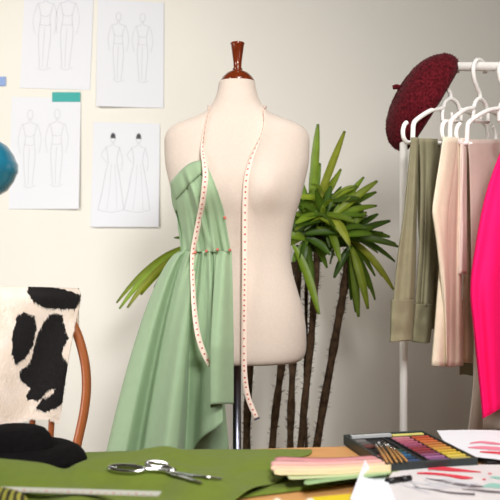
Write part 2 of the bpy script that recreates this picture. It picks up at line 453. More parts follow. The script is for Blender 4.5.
# keep width directions consistent
pts = [p for p, w in allp]; wd = [w for p, w in allp]
for i in range(1, len(wd)):
    if wd[i].dot(wd[i-1]) < 0: wd[i] = -wd[i]
sp = smooth(pts, 8); sw = smooth(wd, 8)
tm = thing('tape_measure', pts[len(pts)//2], 'pale pink tape measure hung round the neck of the dress form', 'tape measure')
m = MB(); TW = .0074
rows = [[p-w.normalized()*TW, p, p+w.normalized()*TW] for p, w in zip(sp, sw)]
m.grid(rows); m.build('strap', 'tape', tm, thick=.0006)
mk = MB(); ln = 0; half = len(sp)//2
for i in range(1, len(sp)-1):
    seg = (sp[i]-sp[i-1]).length; ln += seg
    if ln < .0125: continue
    ln = 0
    p = sp[i]; w = sw[i].normalized(); t = (sp[i+1]-sp[i-1]).normalized(); n = t.cross(w).normalized()
    if n.y > 0: n = -n
    if p.z > ZC-(112-250)/SC:
        if mk.v: mk.build('markings', 'mark', tm, smoothf=False); mk = MB()
        continue
    c = p+n*.0011
    mk.add([c-w*.0022-t*.002, c+w*.0022-t*.002, c+w*.0022+t*.002, c-w*.0022+t*.002], [(0, 1, 2, 3)])
mk.build('markings', 'mark', tm, smoothf=False)
m = MB(); e = sp[-1]; w = sw[-1].normalized(); t = (sp[-1]-sp[-2]).normalized()
m.box(e+t*.002, w*.0079, t*.0025, w.cross(t).normalized()*.0012); m.build('end_tip', 'steel', tm, smoothf=False)

# ------------------------------------------------------------ lady palm
PY = 2.66
palm = thing('lady_palm', (P(296, 0, PY).x, PY, 0), 'tall potted lady palm with dark fibrous stems standing behind the dress form', 'plant')
c0 = Vector((P(296, 0, PY).x, PY, 0))
m = MB(); m.lathe([(.001, .0), (.11, 0), (.118, .01), (.15, .27), (.162, .275), (.162, .31), (.148, .31), (.142, .27)], c0, 40); m.build('pot', 'pot', palm)
m = MB(); m.lathe([(.143, .272), (.08, .285), (.001, .29)], c0, 30); m.build('soil', 'soil', palm)
def trunk(pl, r0, dy=0):
    base = Vector((c0.x+(pl[-1][0]-296)/F*PY*.75, PY+dy*.4, .27))
    q = smooth([P(x, y, PY+dy) for x, y in pl]+[base], 10)
    m = MB(); rs = [r0*(1+.16*noise.noise(p*38)+.1*math.sin(i*1.3)) for i, p in enumerate(q)]
    m.tube(q, rs, 10); st = m.build('stem', 'trunk', palm)
    h = MB()
    for k in range(420):
        i = random.randrange(len(q)-1); p = q[i].lerp(q[i+1], random.random())
        a = random.uniform(0, 6.28); o = Vector((math.cos(a), math.sin(a), 0))
        s_ = random.uniform(.007, .02); up = Vector((0, 0, random.uniform(.2, 1.4)))
        t = (o+up).normalized(); sd = t.cross(Vector((o.y, -o.x, .2))).normalized()*.0009
        b0 = p+o*r0*.9; b1 = b0+t*s_*.6; b2 = b1+(t+o*random.uniform(-.6, .6)-Vector((0, 0, random.uniform(0, .9))))*s_*.4
        h.add([b0-sd, b0+sd, b1+sd*.7, b1-sd*.7, b2], [(0, 1, 2, 3), (3, 2, 4)])
    tag(h.build('fibres', 'fibre', st, smoothf=False), kind='stuff')
trunk([(252, 250), (251, 300), (250, 360), (247, 455)], .0135, .03)
trunk([(292, 262), (287, 310), (282, 360), (272, 455)], .0125, -.05)
trunk([(299, 245), (297, 300), (293, 358), (290, 455)], .0125, .05)
trunk([(318, 235), (316, 270), (311, 340), (300, 455)], .012, -.03)
trunk([(349, 250), (345, 282), (335, 340), (315.5, 455)], .0135, .02)
trunk([(303, 225), (306, 262), (306, 330), (305, 400), (306, 455)], .006, .09)
GR = [(152, 172, 52), (128, 156, 46), (104, 136, 42), (78, 110, 38), (172, 182, 60), (90, 120, 34)]
def leaflet(m, a, b, c, w, g, roll=0.0):
    """a base, b control, c tip (3-D)"""
    col = GR[g % len(GR)]; f = random.uniform(.8, 1.06)
    base = tuple(lin(min(255, k*f)) for k in col)+(1,)
    n = 14; rows = []; cols = []
    for i in range(n+1):
        t = i/n
        p = a*(1-t)**2+b*2*t*(1-t)+c*t*t
        tg = ((b-a)*(1-t)+(c-b)*t).normalized()
        view = Vector((math.sin(roll)*.7, -1, .35+.4*math.cos(roll*2)))
        s_ = tg.cross(view).normalized()
        nn = s_.cross(tg).normalized()
        ww = w*.86*min(1, .4+1.6*t)*(1-max(0, (t-.62)/.38)**1.8*.68)
        rows.append([p-s_*ww+nn*ww*.30, p-s_*ww*.5+nn*ww*.1, p, p+s_*ww*.5+nn*ww*.1, p+s_*ww+nn*ww*.30])
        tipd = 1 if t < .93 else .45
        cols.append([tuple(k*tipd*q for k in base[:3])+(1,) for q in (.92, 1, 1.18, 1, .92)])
    o = len(m.v)
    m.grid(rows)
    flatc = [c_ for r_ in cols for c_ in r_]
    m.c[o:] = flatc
def frond(hub, hubd, leaves, stem_from=None):
    m = MB(); H = P(hub[0], hub[1], PY+hubd)
    for (tx, ty, td, w, g, sag, *bx) in leaves:
        tip = P(tx, ty, PY+td)
        if bx: st = P(bx[0], bx[1], PY+hubd+random.uniform(-.02, .02))
        else: st = H+Vector((random.uniform(-.008, .008), random.uniform(-.01, .01), random.uniform(-.008, .008)))
        mid = (st+tip)/2+Vector((0, random.uniform(-.02, .02), sag))
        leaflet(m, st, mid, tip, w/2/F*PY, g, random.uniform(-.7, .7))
        if not bx and hub[0] > 280:   # a lower leaflet of the same fan behind it
            k = random.uniform(.62, .86); t2 = H.lerp(P(tx+random.uniform(-9, 9), ty+random.uniform(-4, 12), PY+td+random.uniform(.03, .1)), k)
            leaflet(m, st, (st+t2)/2+Vector((0, 0, sag*.6)), t2, w/2/F*PY*.8, random.choice((2, 3, 3, 5, 5)), random.uniform(-1, 1))
    if stem_from:
        m.col = rgb(86, 112, 36)
        s0 = P(stem_from[0], stem_from[1], PY+stem_from[2]); m.tube(smooth([s0, (s0+H)/2+Vector((0, 0, .015)), H], 6), .0035, 6)
    return m.build('frond', 'leaf', palm)
# upright crown behind the shoulder
frond((311, 222), -.02, [(318, 124, -.02, 10, 1, .0), (345, 131, -.08, 10, 4, -.005), (341, 169, .05, 8, 0, 0), (320, 163, .06, 8, 2, 0), (300, 178, .06, 9, 2, 0), (295, 196, -.04, 9, 3, .01), (357, 186, -.02, 9, 1, .012),
                         (291, 214, -.05, 8, 1, .015), (334, 178, .1, 8, 3, 0)], (303, 248, .05))
# right spreading fan
frond((326, 220), -.05, [(364, 177, 0, 8, 1, .0), (377.5, 181, -.05, 9, 0, .006), (376.5, 192, .02, 9, 2, .008), (377, 206, -.08, 9, 1, .015), (364, 216, -.1, 9, 2, .02), (350, 246, -.12, 10, 4, .06), (300, 205, -.1, 9, 2, .015), (296, 226, -.12, 10, 3, .02), (316, 190, -.1, 9, 5, 0),
                        (340, 262, -.12, 9, 1, .03)], (318, 240, -.03))
frond((343, 236), -.02, [(390.5, 221, -.05, 9, 3, .006), (390, 237, .02, 9, 2, .012), (398.5, 247, -.04, 9, 2, .02), (395, 262, .05, 8, 3, .03), (393.5, 290, -.08, 9, 4, .05), (378, 214, .06, 8, 3, 0), (374, 228, -.1, 9, 5, .01), (322, 205, .08, 9, 5, 0), (382, 276, .04, 8, 3, .045)], (349, 252, .02))
frond((352, 246), -.05, [(358.5, 317, -.06, 9, 1, .03), (368, 309, -.09, 9, 0, .035), (351, 300, 0, 7, 3, .02), (334, 278, -.06, 8, 3, .02), (375, 300, .02, 7, 2, .03), (330, 226, -.09, 9, 5, .01), (326, 240, -.04, 10, 3, .02)], (347, 268, .02))
# loose filler fans deep in the crown
for hx, hy, hd in ((318, 226, .04), (338, 240, .05), (306, 236, .02), (326, 214, .08), (322, 216, -.07), (340, 234, -.08), (330, 202, 0)):
    lv = []
    for k in range(11):
        a = math.radians(random.uniform(-35, 215)); L_ = random.uniform(20, 38)
        lv.append((min(hx+L_*math.cos(a), 384), hy-L_*math.sin(a)*.85, hd+random.uniform(-.1, .05), random.uniform(6, 9), random.choice((1, 2, 2, 3, 5, 0)), random.uniform(0, .03)))
    frond((hx, hy), hd, lv, (hx-8, hy+24, hd+.02))
# left side of the crown, leaning to the form
frond((306, 240), -.06, [(319, 314.5, -.12, 10, 1, .045, 293, 245), (300, 272, -.08, 9, 3, .02), (313, 290, -.05, 8, 5, .03), (293, 262, -.08, 9, 2, .01), (288, 236, -.08, 10, 1, .01), (290, 222, -.02, 10, 3, .01), (330, 255, -.09, 9, 3, .02), (332, 212, .02, 10, 3, .0), (318, 205, .04, 11, 5, .0), (327, 268, -.03, 8, 2, .03)], (299, 255, .05))
frond((314, 232), .07, [(296, 190, .08, 11, 3, 0), (305, 196, .1, 12, 5, 0), (322, 192, .1, 12, 3, 0), (336, 205, .1, 12, 3, 0), (347, 218, .1, 12, 5, 0), (350, 235, .1, 12, 3, .01), (340, 252, .1, 12, 5, .01), (322, 262, .1, 12, 3, .01), (302, 258, .1, 12, 5, .01), (292, 240, .1, 12, 3, 0)], (300, 262, .05))
# low frond left of the dress
frond((205, 244), .02, [(116.5, 303, -.02, 6.5, 0, .075, 196, 244), (119.5, 309, -.06, 8, 1, .07, 194, 246), (127.5, 308, -.08, 8, 4, .062, 192, 249), (141, 295, -.06, 9, 0, .045, 192, 251), (154.5, 288, -.03, 8, 5, .03, 190, 253), (161.5, 287, -.09, 9, 4, .02, 190, 254), (174, 238, -.02, 5, 2, 0, 200, 238)], (251, 290, .03))

# ------------------------------------------------------------ bentwood chair and the cow hide
CY = 2.3; CX = P(14, 0, CY).x
chair = thing('spindle_chair', (CX, CY-.2, 0), 'brown bow-back wooden spindle chair behind the table', 'chair')
cs = F/CY
bow = [(73, 463), (78, 440), (84, 412), (86.5, 385), (84, 358), (75, 329), (60, 308), (40, 296), (14, 292)]
bl_ = bow+[(28-x, y) for x, y in bow[-2::-1]]
q = smooth([P(x, y, CY-.004*0) for x, y in bl_], 6)
m = MB(); m.tube(q, .0135, 14); m.tube([q[0], Vector((q[0].x-.02, CY-.01, .46))], .0135, 12); m.tube([q[-1], Vector((q[-1].x+.02, CY-.01, .46))], .0135, 12)
m.build('bow', 'oak', chair)
for k in (-2, -1, 0, 1, 2):
    x = 14+k*20.5
    top = {0: 294, 1: 297, 2: 309}[abs(k)]
    m = MB(); a = P(x*1.0+k*1.5, top, CY); b = Vector((CX+k*.048, CY-.008, .46))
    m.tube([a, a.lerp(b, .5), b], [.006, .009, .0075], 10); m.build('spindle', 'oak', chair)
m = MB(); m.lathe([(.001, .425), (.19, .425), (.215, .437), (.215, .455), (.2, .463), (.1, .452), (.001, .45)], (CX, CY-.2, 0), 48, sy=.98); m.build('seat', 'oak', chair)
for sx in (-1, 1):
    for sy in (-1, 1):
        m = MB(); m.tube([(CX+sx*.13, CY-.2+sy*.12, .43), (CX+sx*.155, CY-.2+sy*.16, .25), (CX+sx*.185, CY-.2+sy*.2, 0)], [.014, .02, .013], 12); m.build('leg', 'oak', chair)
PATCH = [[(29, 287), (27, 292), (33, 301), (45, 308), (60, 309), (76, 309), (81, 299), (81, 295), (73, 292), (50, 287), (38, 286)],
         [(17, 315), (24, 312), (35, 316), (37, 328), (33, 345), (29, 353), (22, 360), (16, 364), (12, 355), (12, 338)],
         [(43, 322), (49, 315), (57, 312), (63, 316), (66, 330), (69, 338), (64, 347), (62, 355), (67, 361), (70, 372), (67, 384), (60, 390), (50, 389), (40, 400), (28, 400), (26, 396), (30, 388), (21, 380), (19, 372), (30, 362), (33, 352), (36, 338)],
         [(36, 408), (42, 399), (50, 395), (58, 388), (66, 386), (64, 402), (57, 408), (45, 412)]]
def inside(x, y):
    for poly in PATCH:
        c = False; n = len(poly)
        for i in range(n):
            x1, y1 = poly[i]; x2, y2 = poly[(i+1) % n]
            if (y1 > y) != (y2 > y) and x < (x2-x1)*(y-y1)/(y2-y1)+x1: c = not c
        if c: return True
    return False
def hide_col(x, y):
    v = Vector((x*.35, y*.35, 0))
    dx = noise.noise(v)*1.1; dy = noise.noise(v+Vector((9, 3, 1)))*1.1
    if inside(x+dx, y+dy): return rgb(24, 21, 21)
    t = noise.noise(Vector((x*.06, y*.06, 3)))
    return rgb(224+8*t, 209+10*t, 196+14*t)
HE = [(286, -28, 74), (293, -28, 81), (300, -29, 80.5), (330, -30, 74), (360, -31, 68.5), (390, -32, 64), (412, -33, 61), (420, -33, 59)]
def hide_pt(u, y):
    xl, xr = interp(HE, y); x = lerp(xl, xr, u)
    d = CY-.028-.006*math.sin(u*9+y*.03)-.004*math.sin(u*4+1)
    topd = max(0, (300-y)/14); d += .02*topd**2
    return x, y, d
hide = thing('cow_hide', P(30, 300, CY), 'black and white cow hide draped over the back of the wooden chair', 'hide')
m = MB(); rows = []; cols = []
NX, NYh = 150, 170
def bottom(u): return 420-3*math.cos(u*8)+2*noise.noise(Vector((u*12, 0, 5)))-4*(1-u)*.5
for j in range(NYh+1):
    row = []; v = j/NYh
    for i in range(NX+1):
        u = i/NX
        if v < .12:   # back fall, behind the bow
            k = 1-v/.12; xl, xr = interp(HE, 290); x = lerp(xl, xr, u)
            p = P(x, 288+40*k, CY+.026); y = 288+40*k
            row.append(p); cols.append(hide_col(x, 280))
        else:
            y = lerp(286+3*abs(u-.3), bottom(u), (v-.12)/.88); x, y, d = hide_pt(u, y)
            row.append(P(x, y, d)); cols.append(hide_col(x, y))
    rows.append(row)
m.grid(rows); m.c = cols
m.build('skin', 'hide', hide, thick=.004)
h = MB()
for k in range(9000):
    u = random.random(); y = lerp(289, bottom(u), random.random() if k > 900 else 1); x, y, d = hide_pt(u, y)
    if x < -6: continue
    p = P(x, y, d-.002); s_ = random.uniform(.006, .012)
    t = Vector((random.gauss(.05, .35), random.uniform(-.55, -.15), -1)).normalized()
    sd = t.cross(Vector((0, -1, 0))).normalized()*.0009
    h.col = hide_col(x, y); h.add([p-sd, p+sd, p+t*s_], [(0, 1, 2)])
tag(h.build('fur', 'hide', hide, smoothf=False), kind='stuff')

# ------------------------------------------------------------ clothes rack, hangers, garments
RY = 2.1; rs = F/RY
rack = thing('clothes_rack', (P(403, 0, RY).x+.47, RY, 0), 'white tubular clothes rack at the right', 'clothes rack')
xl = P(403.5, 0, RY).x; zr = P(0, 66.5, RY).z; xr = xl+.95; B = .13
path = [(xl, RY, .07), (xl, RY, 1.0), (xl, RY, zr-B)]+[(xl+B-B*math.cos(a), RY, zr-B+B*math.sin(a)) for a in [math.pi/2*k/8 for k in range(1, 9)]]
path2 = [(xr+xl-x, y, z) for x, y, z in path][::-1]
m = MB(); m.tube(path, .0102, 18); m.build('upright', 'white_metal', rack)
m = MB(); m.tube(path2, .0102, 18); m.build('upright', 'white_metal', rack)
m = MB(); m.tube([(xl+B, RY, zr), (xr-B, RY, zr)], .0118, 18); m.build('rail', 'white_metal', rack)
for x in (xl, xr):
    m = MB(); m.tube([(x, RY-.22, .07), (x, RY+.22, .07)], .0125, 14); f = m.build('foot', 'white_metal', rack)
    for s_ in (-1, 1):
        w = MB(); c = Vector((x, RY+s_*.2, .025)); w.tube([c-Vector((.009, 0, 0)), c+Vector((.009, 0, 0))], .025, 18); w.tube([c, c+Vector((0, 0, .04))], .006, 8); w.build('caster', 'black', f)
# hanger prototype in its own plane (x along the hanger, z up, 0 at the rail centre)
V = lambda x, z: Vector((x, 0, z))
def make_hanger(label, k):
    h = thing('clothes_hanger', (0, 0, 0), label, 'hanger', 'white hangers on the rail')
    m = MB(); m.tube(smooth([V(.035, -.012), V(.031, .006), V(.018, .0185), V(0, .0205), V(-.018, .016), V(-.033, -.003), V(-.031, -.03), V(-.014, -.054), V(-.002, -.066), V(0, -.084)], 6), .0058, 10); m.build('hook', 'white_plastic', h)
    m = MB(); m.tube(smooth([V(-.043, -.14), V(-.042, -.12), V(-.033, -.096), V(-.016, -.084), V(0, -.081), V(.016, -.084), V(.033, -.096), V(.042, -.12), V(.043, -.14)], 5), .0056, 10)
    m.tube([V(-.043, -.14), V(.043, -.14)], .005, 10); m.tube([V(0, -.14), V(0, -.116)], .004, 8)
    m.build('neck_loop', 'white_plastic', h)
    for s_ in (-1, 1):
        m = MB(); m.tube(smooth([V(s_*.04, -.107), V(s_*.085, -.113), V(s_*.128, -.128), V(s_*.158, -.142), V(s_*.168, -.152), V(s_*.172, -.17), V(s_*.175, -.196)], 6), .0062, 10)
        m.build('arm', 'white_plastic', h)
        m = MB(); m.tube(smooth([V(s_*.176, -.197), V(s_*.198, -.197), V(s_*.211, -.186), V(s_*.213, -.17), V(s_*.206, -.155), V(s_*.196, -.148)], 6), .0056, 10)
        m.build('strap_notch', 'white_plastic', h)
    m = MB(); m.tube([V(-.176, -.197), V(.176, -.197)], .0056, 10); m.build('trouser_bar', 'white_plastic', h)
    return h
TILT = math.radians(4.5)     # the hangers dip to their left end
HK = [(449.5, 42, 'white hanger holding the olive trousers, nearest the red beret'), (479, 48, 'white hanger holding the beige trousers, its hook in full view'),
      (507, 35, 'white hanger holding the pinkish taupe garment, cut by the right picture edge'), (545, 40, 'white hanger inside the magenta jacket beyond the right picture edge')]
hp = None
for k, (x, ang, lb) in enumerate(HK):
    if hp is None: o = hp = make_hanger(lb, k)
    else: o = copy_tree(hp); o['label'] = lb
    o.location = (P(x, 0, RY).x, RY, zr-.0035); o.rotation_euler = (0, -TILT, math.radians(ang))
def GP(x, y, k, off=0):
    hx, ang = HK[k][:2]; a = math.radians(ang); s_, c = math.sin(a), math.cos(a); Xk = P(hx, 0, RY).x
    Yv = (off+Xk*s_-RY*c)/((x-250)/F*s_-c)
    return P(x, y, Yv)
def garment(m, k, rows, off, th, folds=(), n=56, seed=0, topth=.0085, hemn=1.0, rise=0):
    y0, y1 = rows[0][0], rows[-1][0]; out = []; NR = 40
    for j in range(NR+1):
        v = j/NR; y = lerp(y0, y1, v); x0, x1 = interp(rows, y)
        tt = lerp(topth, th, min(1, v*3)); row = []
        for i in range(n):
            al = 2*math.pi*i/n; c, s_ = math.cos(al), math.sin(al)
            x = lerp(x0, x1, .5+.5*c); u = .5+.5*c
            o = off+tt*math.copysign(abs(s_)**.7, s_)
            for (fu, fw, fa) in folds:
                o += fa*math.exp(-((u-fu)/fw)**2)*min(1, .15+v*1.4)
            o += .003*noise.noise(Vector((u*3+seed, v*3, seed)))*min(1, v*3)
            p = GP(x, y+hemn*.8*math.sin(u*5+seed)*(v > .97)-rise*u*v**6, k, o)
            if y0 == 139.5:
                g0 = GP(x, y0, k, o); an = math.radians(HK[k][1]); al_ = (g0.x-P(HK[k][0], 0, RY).x)*math.cos(an)+(g0.y-RY)*math.sin(an)
                p.z += (zr-.0035-.197+.0095+(al_-.0155)*math.sin(TILT)-g0.z)*(1-v)**2
            row.append(p)
        out.append(row)
    b = len(m.v); m.grid(out, True)
    m.f.append(tuple(b+i for i in range(n))); m.f.append(tuple(b+NR*n+i for i in range(n)))
# olive trousers folded over the bar
ol = thing('olive_trousers', GP(420, 145, 0), 'olive grey trousers with turned-up cuffs folded over the hanger next to the beret', 'trousers')
def piece(name, k, rows, off, th, mt, parent, folds=(), **kw):
    m = MB(); garment(m, k, rows, off, th, folds, **kw); return m.build(name, mt, parent, weld=False)
piece('trouser_leg', 0, [(139.5, 411, 419), (170, 408, 418), (210, 404, 417), (260, 397, 416), (302, 393, 414.5)], .024, .013, 'olive', ol, [(.75, .12, .006), (.3, .15, -.004)], seed=1)
piece('turn_up', 0, [(299.5, 391, 415), (320, 390.3, 414), (341, 389.8, 413)], .024, .018, 'olive', ol, [(.7, .2, .004)], seed=1, topth=.019)
piece('trouser_leg', 0, [(139.5, 419, 438), (180, 420, 437), (240, 419, 436), (306, 415, 433)], .008, .012, 'olive', ol, [(.35, .08, -.012), (.65, .12, .006)], seed=4)
piece('turn_up', 0, [(304, 414.5, 433), (325, 413, 432), (342.5, 412, 430)], .008, .016, 'olive', ol, [(.5, .2, -.004)], seed=4, topth=.018)
piece('trouser_leg', 0, [(139.5, 416, 441), (200, 417, 441), (260, 420, 440), (318, 423, 440), (329, 423, 440)], -.016, .011, 'olive', ol, [(.6, .15, -.006)], seed=7)
be = thing('beige_trousers', GP(455, 145, 1), 'pale beige trousers folded over the middle hanger, left of the magenta jacket', 'trousers')
piece('trouser_leg', 1, [(139.5, 443, 458), (165, 439, 455), (190, 435, 452), (214, 432, 450), (224, 433.5, 450), (250, 437, 450), (290, 441, 450), (366, 445, 449)], .015, .010, 'beige', be, [(.5, .25, .006)], seed=2)
piece('trouser_leg', 1, [(139.5, 446, 462), (180, 447, 462), (230, 442, 462), (280, 438, 462), (330, 434, 463), (366, 431, 463.5)], .004, .015, 'beige', be, [(.75, .1, -.008), (.3, .15, .006)], seed=5)
piece('waistband_end', 1, [(139.5, 460, 467), (200, 459, 467), (274, 458, 467)], .010, .008, 'cream_cloth', be, [(.5, .2, .003)], seed=8)
pe = thing('peach_trousers', GP(468, 145, 1), 'narrow strip of peach coloured cloth hanging between the beige trousers and the taupe garment', 'trousers')
piece('trouser_leg', 1, [(139.5, 462, 471), (200, 464, 473), (280, 463, 475), (363, 462, 476)], -.022, .010, 'peach', pe, [(.5, .2, .003)], seed=9)
piece('lining', 1, [(300, 460, 474), (375, 459.5, 473)], -.036, .005, 'olive', pe, seed=3)
ta = thing('taupe_garment', GP(500, 145, 2), 'long pinkish taupe garment hanging behind the magenta jacket', 'garment')
piece('front_panel', 2, [(139.5, 467, 520), (160, 469, 521), (200, 470, 523), (280, 471.5, 525), (340, 473, 530)], -.0008, .010, 'taupe', ta, [(.45, .05, -.010), (.2, .1, .004)], seed=11)
piece('back_panel', 2, [(139.5, 474, 545), (250, 474, 545), (370, 473.5, 545), (440, 467, 545), (470, 464, 545)], -.022, .010, 'cream_cloth', ta, [(.1, .06, .006), (.2, .06, -.006), (.4, .1, .006)], seed=12)
cr = thing('cream_garment', GP(520, 300, 3, -.05), 'pale cream garment whose hem shows under the magenta jacket', 'garment')
piece('body', 3, [(150, 508, 580), (260, 490, 580), (350, 483, 580), (428, 483, 580)], -.028, .010, 'cream_cloth', cr, [(.15, .05, -.008), (.3, .06, .006)], seed=13)
jk = thing('magenta_jacket', GP(520, 200, 3), 'bright magenta pink jacket at the right picture edge', 'jacket')
piece('sleeve', 3, [(128, 512, 530), (140, 506, 531), (160, 497, 532), (200, 484, 530), (250, 474.5, 524), (284, 470.2, 518), (292, 470, 517), (330, 473.5, 515), (380, 478.5, 514), (418, 482.5, 513)], .040, .032, 'magenta', jk, [(.2, .08, -.006), (.45, .15, .008)], seed=14, topth=.012, hemn=1, rise=16)
piece('body', 3, [(125, 535, 560), (135, 515, 590), (160, 508, 615), (300, 506, 615), (405, 505, 615)], -.004+.036, .026, 'magenta', jk, [(.3, .1, .006)], seed=15, topth=.02, rise=8)

# ------------------------------------------------------------ beret
bc = P(425, 103, 2.13)
br = thing('beret', bc, 'burgundy chenille beret hung over the corner of the clothes rack', 'hat')
ax = Vector((-.84, .06, .52)).normalized()
uu = Vector((.54, -.02, .84)); uu = (uu-ax*uu.dot(ax)).normalized(); vv = ax.cross(uu)
Mx = Matrix((uu, vv, ax)).transposed()
prof = [(.0005, .078), (.03, .077), (.06, .072), (.09, .062), (.115, .046), (.132, .026), (.138, .006), (.136, -.012), (.126, -.024), (.108, -.028), (.092, -.026), (.088, -.022)]
pp = interp
m = MB(); fine = []
for i in range(len(prof)-1):
    for k in range(3):
        t = k/3; fine.append((lerp(prof[i][0], prof[i+1][0], t), lerp(prof[i][1], prof[i+1][1], t)))
fine.append(prof[-1])
fine = [(r_*1.03, z_*1.0) for r_, z_ in fine]; m.lathe(fine, bc, 72, Mx, sy=.64); m.f.pop()
for i, v in enumerate(m.v):
    d = (v-bc); g = noise.noise(d*9)*.006; m.v[i] = v+d.normalized()*g+Vector((0, 0, 0))
m.build('crown', 'burgundy', br, thick=.003)
fz = MB()
for k in range(9000):
    i = random.randrange(0, len(m.v)-73); j = i+random.choice((1, 72))
    p = m.v[i].lerp(m.v[j], random.random())
    if (m.v[i]-m.v[j]).length > .03: continue
    n_ = ((p-bc)+ax*.02).normalized(); t = (n_+Vector((random.gauss(0, .7), random.gauss(0, .7), random.gauss(0, .7)))).normalized()
    sd = t.cross(Vector((random.random(), random.random(), random.random()))).normalized()*.0011
    fz.add([p-sd, p+sd, p+t*random.uniform(.003, .006)], [(0, 1, 2)])
tag(fz.build('pile', 'burgundy', br, smoothf=False), kind='stuff')
m = MB(); s0 = bc+ax*.074; m.tube(smooth([s0, s0+ax*.012+Vector((0, 0, -.001)), s0+ax*.022+Vector((-.003, 0, -.008))], 5), [.007]*8+[.006]*3, 10); m.build('stalk', 'burgundy', br)

# ------------------------------------------------------------ table
def tedge(X): return 1.73+.12*X
tb = thing('work_table', (0, 1.0, 0), 'light pine work table across the foreground', 'table')
dirx = Vector((1, .12, 0)).normalized(); diry = Vector((-.12, 1, 0)).normalized()
c = Vector((.1, tedge(.1), TZ-.016))-diry*.5
m = MB(); m.box(c, dirx*1.0, diry*.5, (0, 0, .016)); m.build('tabletop', 'table', tb, smoothf=False, bevel=.003)
for sx in (-1, 1):
    for sy in (-1, 1):
        m = MB(); q = c+dirx*.92*sx+diry*.43*sy; q.z = (TZ-.032)/2; m.box(q, dirx*.03, diry*.03, (0, 0, (TZ-.032)/2)); m.build('leg', 'table', tb, smoothf=False, bevel=.002)

# green cloth
SKY = [(-60, 456), (0, 459), (22, 461), (45, 464), (65, 469.5), (78, 463.5), (90, 459), (105, 455.5), (130, 452.5), (148, 448.5), (165, 446.5), (178, 449), (192, 453), (208, 456), (224, 457.5), (240, 456), (252, 452), (262, 450), (275, 450.5), (290, 452.5), (312, 455), (330, 456)]
YCR = [(-60, 1.45), (55, 1.45), (72, 1.47), (105, 1.56), (150, 1.6), (230, 1.61), (262, 1.66), (320, 1.68)]
XR = [(1.25, 210), (1.3, 222), (1.376, 250), (1.433, 268), (1.47, 280), (1.505, 291), (1.53, 292), (1.56, 287), (1.60, 286), (1.64, 296), (1.66, 306), (1.69, 312), (1.75, 312)]
def cloth_h(x, Yv):
    s_ = interp(SKY, x)[0]; yc = interp(YCR, x)[0]
    hc = max(.003, ZC-(s_-250)/F*yc-TZ)
    X = (x-250)/F*Yv
    if Yv >= yc:
        t = min(1, (Yv-yc)/.05); return lerp(hc, .0035, t*t*(3-2*t))
    t = min(1, (yc-Yv)/.16); t = t*t*(3-2*t)
    low = .011+.009*math.sin(X*17+Yv*24)+.006*math.sin(X*43-Yv*19+1)+.003*noise.noise(Vector((X*9, Yv*9, 2)))
    low += .014*math.exp(-((Yv-1.49-.25*(X+.2))/.022)**2)*math.exp(-((X+.28)/.2)**2)
    return lerp(hc, max(.0035, low), t)
cl = thing('green_cloth', T(150, 485), 'length of leaf green fabric bunched over the table', 'fabric')
m = MB(); rows = []
for j in range(91):
    row = []
    for i in range(161):
        u = i/160; v = j/90
        x = lerp(-60, 312, u)
        Yb = min(1.71, tedge((x-250)/F*1.65)-.004)
        Yv = lerp(Yb, 1.26, v); xe = interp(XR, Yv)[0]; x = lerp(-60, xe, u)
        h_ = cloth_h(x, Yv)
        if u > .9: h_ += .003*((u-.9)/.1)**2*math.exp(-((Yv-1.5)/.07)**2)
        row.append(Vector(((x-250)/F*Yv, Yv, TZ+h_)))
    rows.append(row)
m.grid(rows); m.build('top_layer', 'green', cl, thick=.0014)
m = MB(); rows = []
up = [(258, 452), (300, 462), (350, 466), (399, 469)]; lo = [(215, 503), (250, 496.5), (300, 490), (345, 483.5), (385, 477), (399, 472)]
for j in range(9):
    row = []
    for i in range(61):
        u = i/60
        a = interp([(0, 240, 458), (.3, 290, 461), (.65, 350, 466), (1, 399, 469.5)], u); b = interp([(0, 205, 504), (.25, 255, 496), (.5, 305, 489.5), (.75, 350, 482.5), (.93, 388, 476), (1, 398, 472)], u)
        x = lerp(a[0], b[0], j/8); y = lerp(a[1], b[1], j/8)
        row.append(T(x, y, .003+.003*math.sin(u*14)*math.sin(math.pi*j/8)**2+.002*math.sin(math.pi*j/8)))
    rows.append(row)
m.grid(rows); m.build('under_layer', 'green', cl, thick=.0014)

# ------------------------------------------------------------ black hat
hc = P(14, 0, 1.62); hc.z = TZ+.006
hat = thing('felt_hat', hc, 'black felt hat with drooping brim behind the green cloth in front of the chair', 'hat')
pf = [(.0005, .066), (.03, .066), (.048, .0645), (.062, .059), (.072, .047), (.077, .036), (.080, .026)]
ff = []
for i in range(len(pf)-1):
    for k in range(3): ff.append((lerp(pf[i][0], pf[i+1][0], k/3), lerp(pf[i][1], pf[i+1][1], k/3)))
ff.append(pf[-1])
m = MB(); m.lathe(ff, hc, 56, sy=.82); m.f.pop(); m.build('crown', 'felt', hat, thick=.002)
m = MB(); m.lathe([(.079, .026), (.09, .0285), (.105, .0285), (.12, .0265), (.132, .0205), (.141, .0105), (.146, -.001)], hc, 56, sy=.74); m.f = m.f[:-2]; m.build('brim', 'felt', hat, thick=.002)

